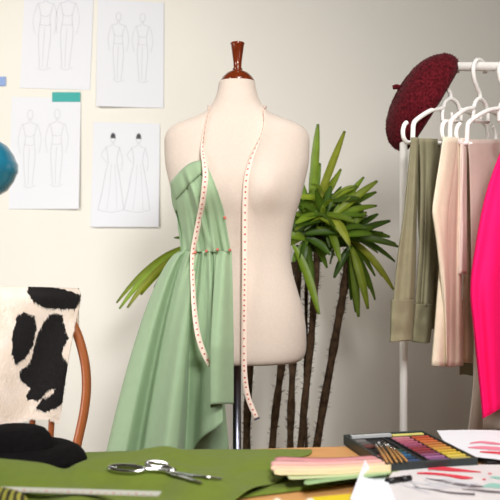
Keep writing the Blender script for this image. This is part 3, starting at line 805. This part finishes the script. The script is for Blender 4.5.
# ------------------------------------------------------------ scissors
def cz(x, y, lift=.004):    # the point of the green cloth seen at a pixel
    Yv = 1.25
    while Yv < 1.75:
        p = P(x, y, Yv)
        if p.z <= TZ+cloth_h(x, Yv)+lift: break
        Yv += .001
    return P(x, y, Yv)
sc = thing('scissors', cz(172, 473), 'silver metal scissors lying half open on the green cloth', 'scissors')
def oval(cx, cy, a, b, rot, n=20):
    o = []
    for i in range(n+1):
        t = 2*math.pi*i/n; X = a*math.cos(t); Y_ = b*math.sin(t); o.append((cx+X*math.cos(rot)-Y_*math.sin(rot), cy+X*math.sin(rot)+Y_*math.cos(rot)))
    return o
def blade(pts, w0, parent, name='blade'):
    q = smooth([cz(x, y)+Vector((0, 0, dz)) for x, y, dz in pts], 6); m = MB(); rows = []
    for i, p in enumerate(q):
        t = (q[min(i+1, len(q)-1)]-q[max(i-1, 0)]).normalized(); s_ = t.cross(Vector((0, 0, 1))).normalized(); k = i/(len(q)-1)
        w = w0*(1-.75*k**2); rows.append([p-s_*w+Vector((0, 0, -.0012)), p-s_*w*.2+Vector((0, 0, .0018)), p+s_*w+Vector((0, 0, .0005)), p+s_*w+Vector((0, 0, -.0015))])
    m.grid(rows, True); return m.build(name, 'chrome', parent)
m = MB(); m.tube([cz(x, y)+Vector((0, 0, .003)) for x, y in oval(127, 470.3, 17.5, 3.0, .05)], .0042, 8); m.tube(smooth([cz(144, 471)+Vector((0, 0, .003)), cz(158, 472)+Vector((0, 0, .004)), cz(173, 473.5)+Vector((0, 0, .004))], 4), .0045, 8); m.build('bow_handle', 'chrome', sc)
m = MB(); m.tube([cz(x, y)+Vector((0, 0, .003)) for x, y in oval(157, 466.2, 10.5, 2.6, .08)], .0042, 8); m.tube(smooth([cz(163, 468)+Vector((0, 0, .003)), cz(169, 471)+Vector((0, 0, .005)), cz(175, 473.5)+Vector((0, 0, .006))], 4), .0045, 8); m.build('bow_handle', 'chrome', sc)
blade([(168, 473, .004), (185, 475.5, .003), (205, 477.5, .002), (222, 479.5, .002)], .006, sc)
blade([(168, 472.5, .002), (180, 476.5, .002), (192, 480.5, .002), (202, 484, .002)], .006, sc)
m = MB(); p = cz(173, 473.5); m.lathe([(.0035, 0), (.0035, .009), (.001, .0105)], p, 14); m.build('screw', 'chrome', sc)

# ruler across the front
dzr = .008
for _ in range(60):
    a, b = T(-18, 488.5, dzr), T(160, 494, dzr)
    if all(TZ+cloth_h(250+F*q.x/q.y, q.y+e)+.003 < q.z for q in [a.lerp(b, k/30) for k in range(31)] for e in (-.012, 0, .012)): break
    dzr += .001
rl = thing('ruler', a.lerp(b, .5), 'long pale ruler with faint red marks lying across the green cloth', 'ruler')
t = (b-a).normalized(); s_ = t.cross(Vector((0, 0, 1))).normalized()
m = MB(); m.box(a.lerp(b, .5), t*(b-a).length/2, s_*.0115, (0, 0, .0012)); m.build('blade', 'ruler', rl, smoothf=False, bevel=.0008)
m = MB()
for k in range(1, 24):
    p = a.lerp(b, k/24)+Vector((0, 0, .0016)); w = .006 if k % 3 == 0 else .003
    m.add([p-t*.0018+s_*.010, p+t*.0018+s_*.010, p+t*.0018+s_*(.010-w), p-t*.0018+s_*(.010-w)], [(0, 1, 2, 3)])
m.build('markings', 'mark', rl, smoothf=False)
# striped roll in the corner
st = bpy.data.materials.new('striped_cloth'); st.use_nodes = True
N = st.node_tree.nodes; L = st.node_tree.links; bs = N['Principled BSDF']; bs.inputs['Roughness'].default_value = .8
wv = N.new('ShaderNodeTexWave'); wv.inputs['Scale'].default_value = 28; wv.inputs['Distortion'].default_value = 5; tc = N.new('ShaderNodeTexCoord'); L.new(tc.outputs['Object'], wv.inputs['Vector'])
cr_ = N.new('ShaderNodeValToRGB'); cr_.color_ramp.elements[0].color = rgb(40, 34, 16); cr_.color_ramp.elements[1].color = rgb(150, 148, 58); cr_.color_ramp.elements[0].position = .4; cr_.color_ramp.elements[1].position = .6
L.new(wv.outputs['Fac'], cr_.inputs['Fac']); L.new(cr_.outputs[0], bs.inputs['Base Color'])
q = smooth([T(-45, 497, .03), T(-10, 499, .03), T(10, 503, .026), T(22, 509, .022)], 8)
m = MB(); m.tube(q, [.021]*(len(q)-5)+[.020, .018, .015, .010, .003], 18); tag(m.build('fabric_roll', st), 'rolled scrap of black and yellow striped cloth in the bottom left corner', 'fabric')

# ------------------------------------------------------------ pastel paper strips fanned out over the cloth
strips = [(rgb(222, 152, 156), 'dusty pink strip of paper, farthest back in the pastel fan', [(275, 459.5), (330, 461), (386, 457.5)], 6, 0), (rgb(234, 180, 176), 'pale rose strip of paper, second from the back in the pastel fan', [(271, 463.5), (330, 464.5), (387, 461)], 6.5, 1),
          (rgb(236, 196, 172), 'peach strip of paper in the middle of the pastel fan', [(271, 468), (330, 468), (389, 464.5)], 6.5, 2), (rgb(236, 216, 172), 'cream strip of paper just in front of the peach one in the pastel fan', [(274, 472), (330, 471), (391, 467.5)], 6, 3),
          (rgb(204, 212, 164), 'pale lime strip of paper, second from the front in the pastel fan', [(288, 477), (335, 474.5), (391, 470)], 5, 2), (rgb(160, 190, 140), 'mint green strip of paper, frontmost in the pastel fan', [(304, 482.5), (340, 477.5), (390, 471.5)], 5, 1)]
for n_, (cc, lb, ln, w, lv) in enumerate(strips):
    mt = mat('pastel_paper', cc, .8, spec=.1, var=.03, vscale=30)
    q = smooth([Vector((x, y, 0)) for x, y in ln], 10); rows = []
    for i, p in enumerate(q):
        k = i/(len(q)-1); ww = w*.5*min(1, .45+k*9)
        dz = .014+.010*(1-k)+.0012*lv+.003*math.sin(k*5+n_*.9)*(1-k)+.004*k
        rows.append([T(p.x, p.y+ww*e, dz+.002*math.cos(e*2+n_)) for e in (-1, -.5, 0, .5, 1)])
    m = MB(); m.grid(rows); tag(m.build('paper_strip', mt, thick=.0012), lb, 'paper', 'pastel paper strips fanned on the cloth')

# ------------------------------------------------------------ pastel box
O = T(387.5, 475.5); ux = Vector((.187, .044, 0)).normalized(); uy = Vector((-.044, .187, 0)).normalized()
O.z = TZ+.001; BW, BD, BH = .190, .246, .022
bx = thing('pastel_box', O+ux*BW/2+uy*BD/2, 'dark flat artist box lying open with pastels and brushes', 'art box')
def bp(u, v, z): return O+ux*u+uy*v+Vector((0, 0, z))
def bbox(m, u0, u1, v0, v1, z0, z1): m.box(bp((u0+u1)/2, (v0+v1)/2, (z0+z1)/2), ux*(u1-u0)/2, uy*(v1-v0)/2, (0, 0, (z1-z0)/2))
m = MB(); wt = .005
bbox(m, 0, BW, 0, BD, 0, .004); bbox(m, 0, BW, 0, wt, .004, BH); bbox(m, 0, BW, BD-wt, BD, .004, BH); bbox(m, 0, wt, wt, BD-wt, .004, BH); bbox(m, BW-wt, BW, wt, BD-wt, .004, BH)
m.build('tray', 'box', bx, smoothf=False, bevel=.0012)
m = MB(); bbox(m, wt, BW-wt, wt, BD-wt, .004, .0145)
for u in (.078, .094, .140): bbox(m, u-.001, u+.001, wt, BD-.03, .0145, .0185)
bbox(m, wt, BW-wt, BD-.031, BD-.029, .0145, .0185)
m.build('insert', 'box_in', bx, smoothf=False)
m = MB(); bbox(m, .012, .105, BD-.022, BD-.009, .015, .0222); m.build('lit_wall_strip', 'grey_strip', bx, smoothf=False)  # pale colour stands in for light on the box's inner back wall
def stick(u0, u1, v, w, z, col, name, label, cat, group):
    mt = mat('pastel_chalk', tuple(q*.8 for q in col[:3])+(1,), .8, .06, 80)
    m = MB(); bbox(m, u0, u1, v-w/2, v+w/2, .0148, .0193)
    return tag(m.build(name, mt, smoothf=False, bevel=.001), label, cat, group)
NUM = ['backmost', 'second from the back', 'third from the back', 'fourth from the back', 'fifth from the back', 'sixth from the back', 'seventh from the back', 'eighth from the back', 'ninth from the back', 'tenth from the back']
stick(.108, .183, BD-.0155, .012, .0105, rgb(236, 226, 130), 'pastel_stick', 'long pale yellow pastel stick along the back wall of the art box', 'pastel', 'pastel sticks in the art box')
ca = [(198, 82, 50), (206, 96, 48), (214, 112, 60), (200, 120, 60), (214, 138, 62), (224, 164, 70), (226, 180, 60), (232, 200, 70), (238, 214, 90), (206, 190, 110)]
for i, c_ in enumerate(ca):
    stick(.1425, .1835, BD-.0425-i*.0205, .0095, .0105, rgb(*c_), 'pastel_stick', 'warm coloured pastel stick, right-hand row of the art box, '+NUM[i], 'pastel', 'pastel sticks in the art box')
cb = [(206, 130, 140), (196, 110, 128), (184, 92, 116), (170, 84, 118), (150, 60, 78), (156, 50, 58), (138, 56, 70), (150, 84, 122), (170, 110, 158), (128, 84, 130)]
for i, c_ in enumerate(cb):
    stick(.0965, .1375, BD-.0425-i*.0205, .0095, .0105, rgb(*c_), 'pastel_stick', 'pink or purple pastel stick, middle row of the art box, '+NUM[i], 'pastel', 'pastel sticks in the art box')
for i, c_ in enumerate([(46, 84, 70), (44, 92, 120), (50, 100, 140), (36, 64, 96), (60, 84, 130)]):
    stick(.052, .0765, .105-i*.0205, .0095, .0105, rgb(*c_), 'pastel_stick', 'blue or green pastel stick left of the purple row, '+NUM[i], 'pastel', 'pastel sticks in the art box')
for i, c_ in enumerate([(120, 116, 116), (96, 92, 90), (112, 62, 56)]):
    stick(.010+.0*i, .034, BD-.047-i*.024, .018, .0105, rgb(*c_), 'pastel_stick', 'dull pastel stick in the back left corner of the art box, '+NUM[i], 'pastel', 'pastel sticks in the art box')
# brushes and pencils lying across the left compartment
bn = ['leftmost', 'second from the left', 'third from the left', 'fourth from the left', 'rightmost']
for i, (x0, y0, x1, y1) in enumerate([(374, 441.5, 387.5, 462), (378, 442, 392, 462.5), (382.5, 440.5, 397, 462), (387, 444, 402, 461.5), (391, 446, 407, 461)]):
    a = T(x1, y1, .0275); b = T(x0, y0, .031); d = (b-a).normalized()
    rt = thing('paint_brush', a.lerp(b, .5), 'wooden handled paint brush lying across the art box, '+bn[i]+' of five', 'brush', 'brushes in the art box')
    Lg = (b-a).length
    m = MB(); m.tube([a, a+d*Lg*.3, a+d*Lg*.72], [.002, .0032, .0026], 10); m.build('handle', 'brush_wood', rt)
    m = MB(); m.tube([a+d*Lg*.72, a+d*Lg*.88], [.0027, .0025], 10); m.build('ferrule', 'chrome', rt)
    m = MB(); m.tube([a+d*Lg*.88, a+d*Lg*.94, a+d*Lg], [.0025, .0029, .0008], 10); m.build('bristles', 'grey_strip' if i % 2 else 'black', rt)

# ------------------------------------------------------------ papers at the right
def tsheet(name, poly, label, dz, cat='paper', curl=None, mt='paper', n=16):
    """poly: bl, br, tr, tl px on the table"""
    bl, br, tr, tl = poly
    c = T(*[(bl[k]+tr[k])/2 for k in (0, 1)])
    root = thing(name, c, label, cat)
    def pt(u, v, d=0):
        A = T(*bl).lerp(T(*br), u); Bv = T(*tl).lerp(T(*tr), u); p = A.lerp(Bv, v)
        p.z = TZ+dz+d+(curl(u, v) if curl else 0); return p
    m = MB(); m.grid([[pt(i/n, j/n) for i in range(n+1)] for j in range(n+1)])
    m.build('paper', M['sketch_paper'] if name == 'fashion_illustration' else mt, root, smoothf=False, thick=.0006)
    return root, pt, (bl, br, tr, tl)
def inv(poly, x, y):
    """pixel -> (u, v) on the sheet (projective solve by iteration in table space)"""
    A, Bq, Cq, D = [T(*p) for p in poly]; p = T(x, y); u = v = .5
    for _ in range(12):
        q = A.lerp(Bq, u).lerp(D.lerp(Cq, u), v)
        du = (Bq-A).lerp(Cq-D, v); dv = (D-A).lerp(Cq-Bq, u); e = p-q
        det = du.x*dv.y-du.y*dv.x
        u += (e.x*dv.y-e.y*dv.x)/det; v += (du.x*e.y-du.y*e.x)/det
    return u, v
def brush(pt, poly, pts, mt, root, name, d=.0012):
    """pts (x, y, half-width px in y)"""
    q = smooth([Vector(p) for p in pts], 6); rows = []
    for p in q:
        row = []
        for e in (-1, 0, 1):
            u, v = inv(poly, p.x, p.y+e*p.z); row.append(pt(min(max(u, 0), 1), min(max(v, 0), 1), d))
        rows.append(row)
    m = MB(); m.grid(rows); return m.build(name, mt, root, smoothf=False)
# front illustration
root, pt, po = tsheet('fashion_illustration', ((352, 520), (540, 520), (520, 468), (398, 470)), 'white illustration sheet with red and grey painted strokes in front of the art box', .004, 'sketch', curl=lambda u, v: .0015*math.sin(u*4)+.003)
brush(pt, po, [(428, 474.3, .6), (433, 473, 1.8), (450, 474.3, 2.0), (465, 475.6, 1.2), (481, 476.6, .4)], 'paint_red', root, 'red_stroke')
brush(pt, po, [(417, 478, .7), (430, 478.4, 1.2), (448, 480.2, 1.3), (462, 482.4, 1.8), (473, 482.8, .6)], 'paint_red', root, 'red_stroke')
brush(pt, po, [(426, 483.5, .4), (440, 486, .9), (455, 489, 1.2), (470, 491, 1.6), (484, 491.5, .6)], 'paint_grey', root, 'grey_stroke')
brush(pt, po, [(412, 492, .4), (430, 494.5, .7), (450, 498, 1), (475, 499.5, 1.3)], 'paint_grey', root, 'grey_stroke')
brush(pt, po, [(404, 485, .3), (418, 488, .5), (432, 491, .6), (446, 494, .4)], 'pencil', root, 'pencil_line')
brush(pt, po, [(400, 489, .3), (416, 494, .7), (430, 499, .6)], 'pencil', root, 'pencil_line')
for dx_, dy_ in ((0, 0), (14, 3.2), (-12, 4.5)):
    brush(pt, po, [(424+dx_, 484+dy_, .3), (432+dx_, 488+dy_, .5), (446+dx_, 489.5+dy_, .5), (456+dx_, 487+dy_, .4), (444+dx_, 484.5+dy_, .4), (426+dx_, 484+dy_, .3)], 'pencil', root, 'pencil_line')
brush(pt, po, [(462, 494.5, .4), (476, 495, 1.1), (492, 496.5, 1.3), (508, 497, .6)], 'paint_grey', root, 'grey_stroke')
brush(pt, po, [(440, 483.5, .4), (452, 485, 1.2), (466, 487.5, 1.4), (478, 488.4, .6)], 'pencil', root, 'grey_wash')
brush(pt, po, [(483, 491.5, .8), (490, 490, 2.2), (499, 490.5, 2.4), (510, 492, .8)], 'paint_teal', root, 'mint_stroke')
brush(pt, po, [(490, 481.5, .4), (497, 482, 1.4), (506, 483, .5)], 'paint_teal', root, 'mint_stroke')
brush(pt, po, [(488, 478.2, .4), (490, 478, .7), (492, 478.2, .4)], 'paint_red', root, 'red_dot')
brush(pt, po, [(482, 484.2, .4), (484, 484, .7), (486, 484.2, .4)], 'paint_red', root, 'red_dot')
# curled tracing sheet over its left end
root, pt, po = tsheet('curled_sheet', ((350, 512), (398, 514), (386, 482), (365, 477.5)), 'white sheet with a curled up left corner at the front of the table', .012, 'paper', curl=lambda u, v: .022*(1-u)**3*(.4+.6*v))
# white sheet behind the box
root, pt, po = tsheet('painted_sheet', ((452, 462), (520, 470), (512, 439), (437, 438.5)), 'white sheet with pink painted streaks to the right of the art box', .014, 'sketch', curl=lambda u, v: .002*math.sin(3*u)+.004*v)
brush(pt, po, [(470, 452, .5), (480, 451, 1.0), (492, 452, 1.2), (506, 453, .5)], 'paint_pink', root, 'pink_stroke')
brush(pt, po, [(468, 456, .5), (484, 456.5, 1.6), (506, 458, 1.8)], 'paint_pink', root, 'pink_stroke')
brush(pt, po, [(480, 460.5, .5), (490, 461, 1.1), (506, 462, 1.2)], 'paint_red', root, 'red_stroke')
tn = T(505, 466); tn.z = TZ+.001
cs_ = thing('slim_tin', tn, 'slim black tin under the painted sheet at the right picture edge', 'tin')
m = MB(); m.box(tn+Vector((.02, .045, .0055)), ux*.07, uy*.04, (0, 0, .0048)); m.build('case', 'black', cs_, smoothf=False, bevel=.003)
# black marker, yellow card, beads
a, b = T(386, 481.3, .013), T(411, 478, .013); d = (b-a).normalized(); Lg = (b-a).length
mk_ = thing('marker_pen', a.lerp(b, .5), 'short black marker pen between the art box and the illustration', 'pen')
m = MB(); m.tube([a, a+d*Lg*.6], .0055, 12); m.build('barrel', 'black', mk_)
m = MB(); m.tube([a+d*Lg*.6, a+d*Lg*.98, b], [.006, .0058, .004], 12); m.build('cap', 'black', mk_)
root, pt, po = tsheet('yellow_card', ((300, 530), (372, 516), (352, 495), (312, 498.5)), 'yellow card at the bottom edge beside the curled white sheet', .002, 'card', mt='yellow')
for x, lb in ((277, 'cream bead left of the yellow card at the bottom edge, the one on green cloth'), (310, 'cream bead at the corner of the yellow card on the bottom edge')):
    p = T(x, 503, .0095); m = MB(); R9 = .0085
    m.lathe([(.0015, -R9)]+[(R9*math.cos(math.radians(t)), R9*math.sin(math.radians(t))) for t in range(-75, 80, 15)]+[(.0015, R9)], p, 18)
    tag(m.build('bead', 'bead'), lb, 'bead', 'cream beads at the table front')

# ------------------------------------------------------------ light
def area(name, loc, to, size, power, col, spread=180):
    l_ = bpy.data.lights.new(name, 'AREA'); l_.energy = power; l_.size = size; l_.color = col; l_.spread = math.radians(spread)
    o = bpy.data.objects.new(name, l_); COL.objects.link(o); o.location = loc
    o.rotation_euler = (Vector(to)-Vector(loc)).to_track_quat('-Z', 'Y').to_euler(); return o
def spot(name, loc, to, power, col, cone, blend, rad):
    l_ = bpy.data.lights.new(name, 'SPOT'); l_.energy = power; l_.color = col; l_.spot_size = math.radians(cone); l_.spot_blend = blend; l_.shadow_soft_size = rad
    o = bpy.data.objects.new(name, l_); COL.objects.link(o); o.location = loc
    o.rotation_euler = (Vector(to)-Vector(loc)).to_track_quat('-Z', 'Y').to_euler(); return o
area('front_softbox', (.4, 0, 2.2), (0, 2.6, 1.15), .5, 30, (1, .985, .96))
spot('front_spot', (.4, 0, 2.2), P(20, 330, WY), 66, (1, .985, .96), 75, 1.0, .25)
spot('left_ceiling_spot', (-1.4, 1.2, 2.4), P(60, 150, WY), 102, (1, .96, .88), 90, 1.0, .25)
spot('low_left_fill', (-1.1, 1.3, 1.3), P(150, 420, WY), 11, (1, 1, 1), 70, 1.0, .2)  # added fill with no real source, lifts the lower left wall
area('left_fill', (-1.6, 1.6, .9), (-.2, 3.0, .7), .8, 7, (1, 1, .98), 140)  # unseen fill light added to brighten the wall from the left
area('right_fill', (1.25, 1.0, 1.5), (.45, 2.05, 1.0), .4, .7, (1, .96, .9), 70)  # weak fill added to brighten the rack pole, not a real lamp
area('overhead_fill', (.3, 1.2, 2.7), (.3, 1.6, .8), .6, 5.9, (1, .97, .92), 100)  # unseen overhead fill, added to balance the overall tones
w = bpy.data.worlds.new('world'); S.world = w; w.use_nodes = True
w.node_tree.nodes['Background'].inputs[0].default_value = (1, .78, .56, 1); w.node_tree.nodes['Background'].inputs[1].default_value = .05

# ------------------------------------------------------------ camera
cam = bpy.data.cameras.new('camera'); cam.sensor_width = 36; cam.lens = 36*F/500
cam.dof.use_dof = True; cam.dof.focus_distance = 2.12; cam.dof.aperture_fstop = 4.5
co = bpy.data.objects.new('camera', cam); COL.objects.link(co); co.location = (0, 0, ZC); co.rotation_euler = (math.pi/2, 0, 0)
S.camera = co
S.view_settings.view_transform = 'Standard'; S.view_settings.look = 'None'; S.view_settings.gamma = 1; S.view_settings.use_curve_mapping = False
S.view_settings.exposure = 0
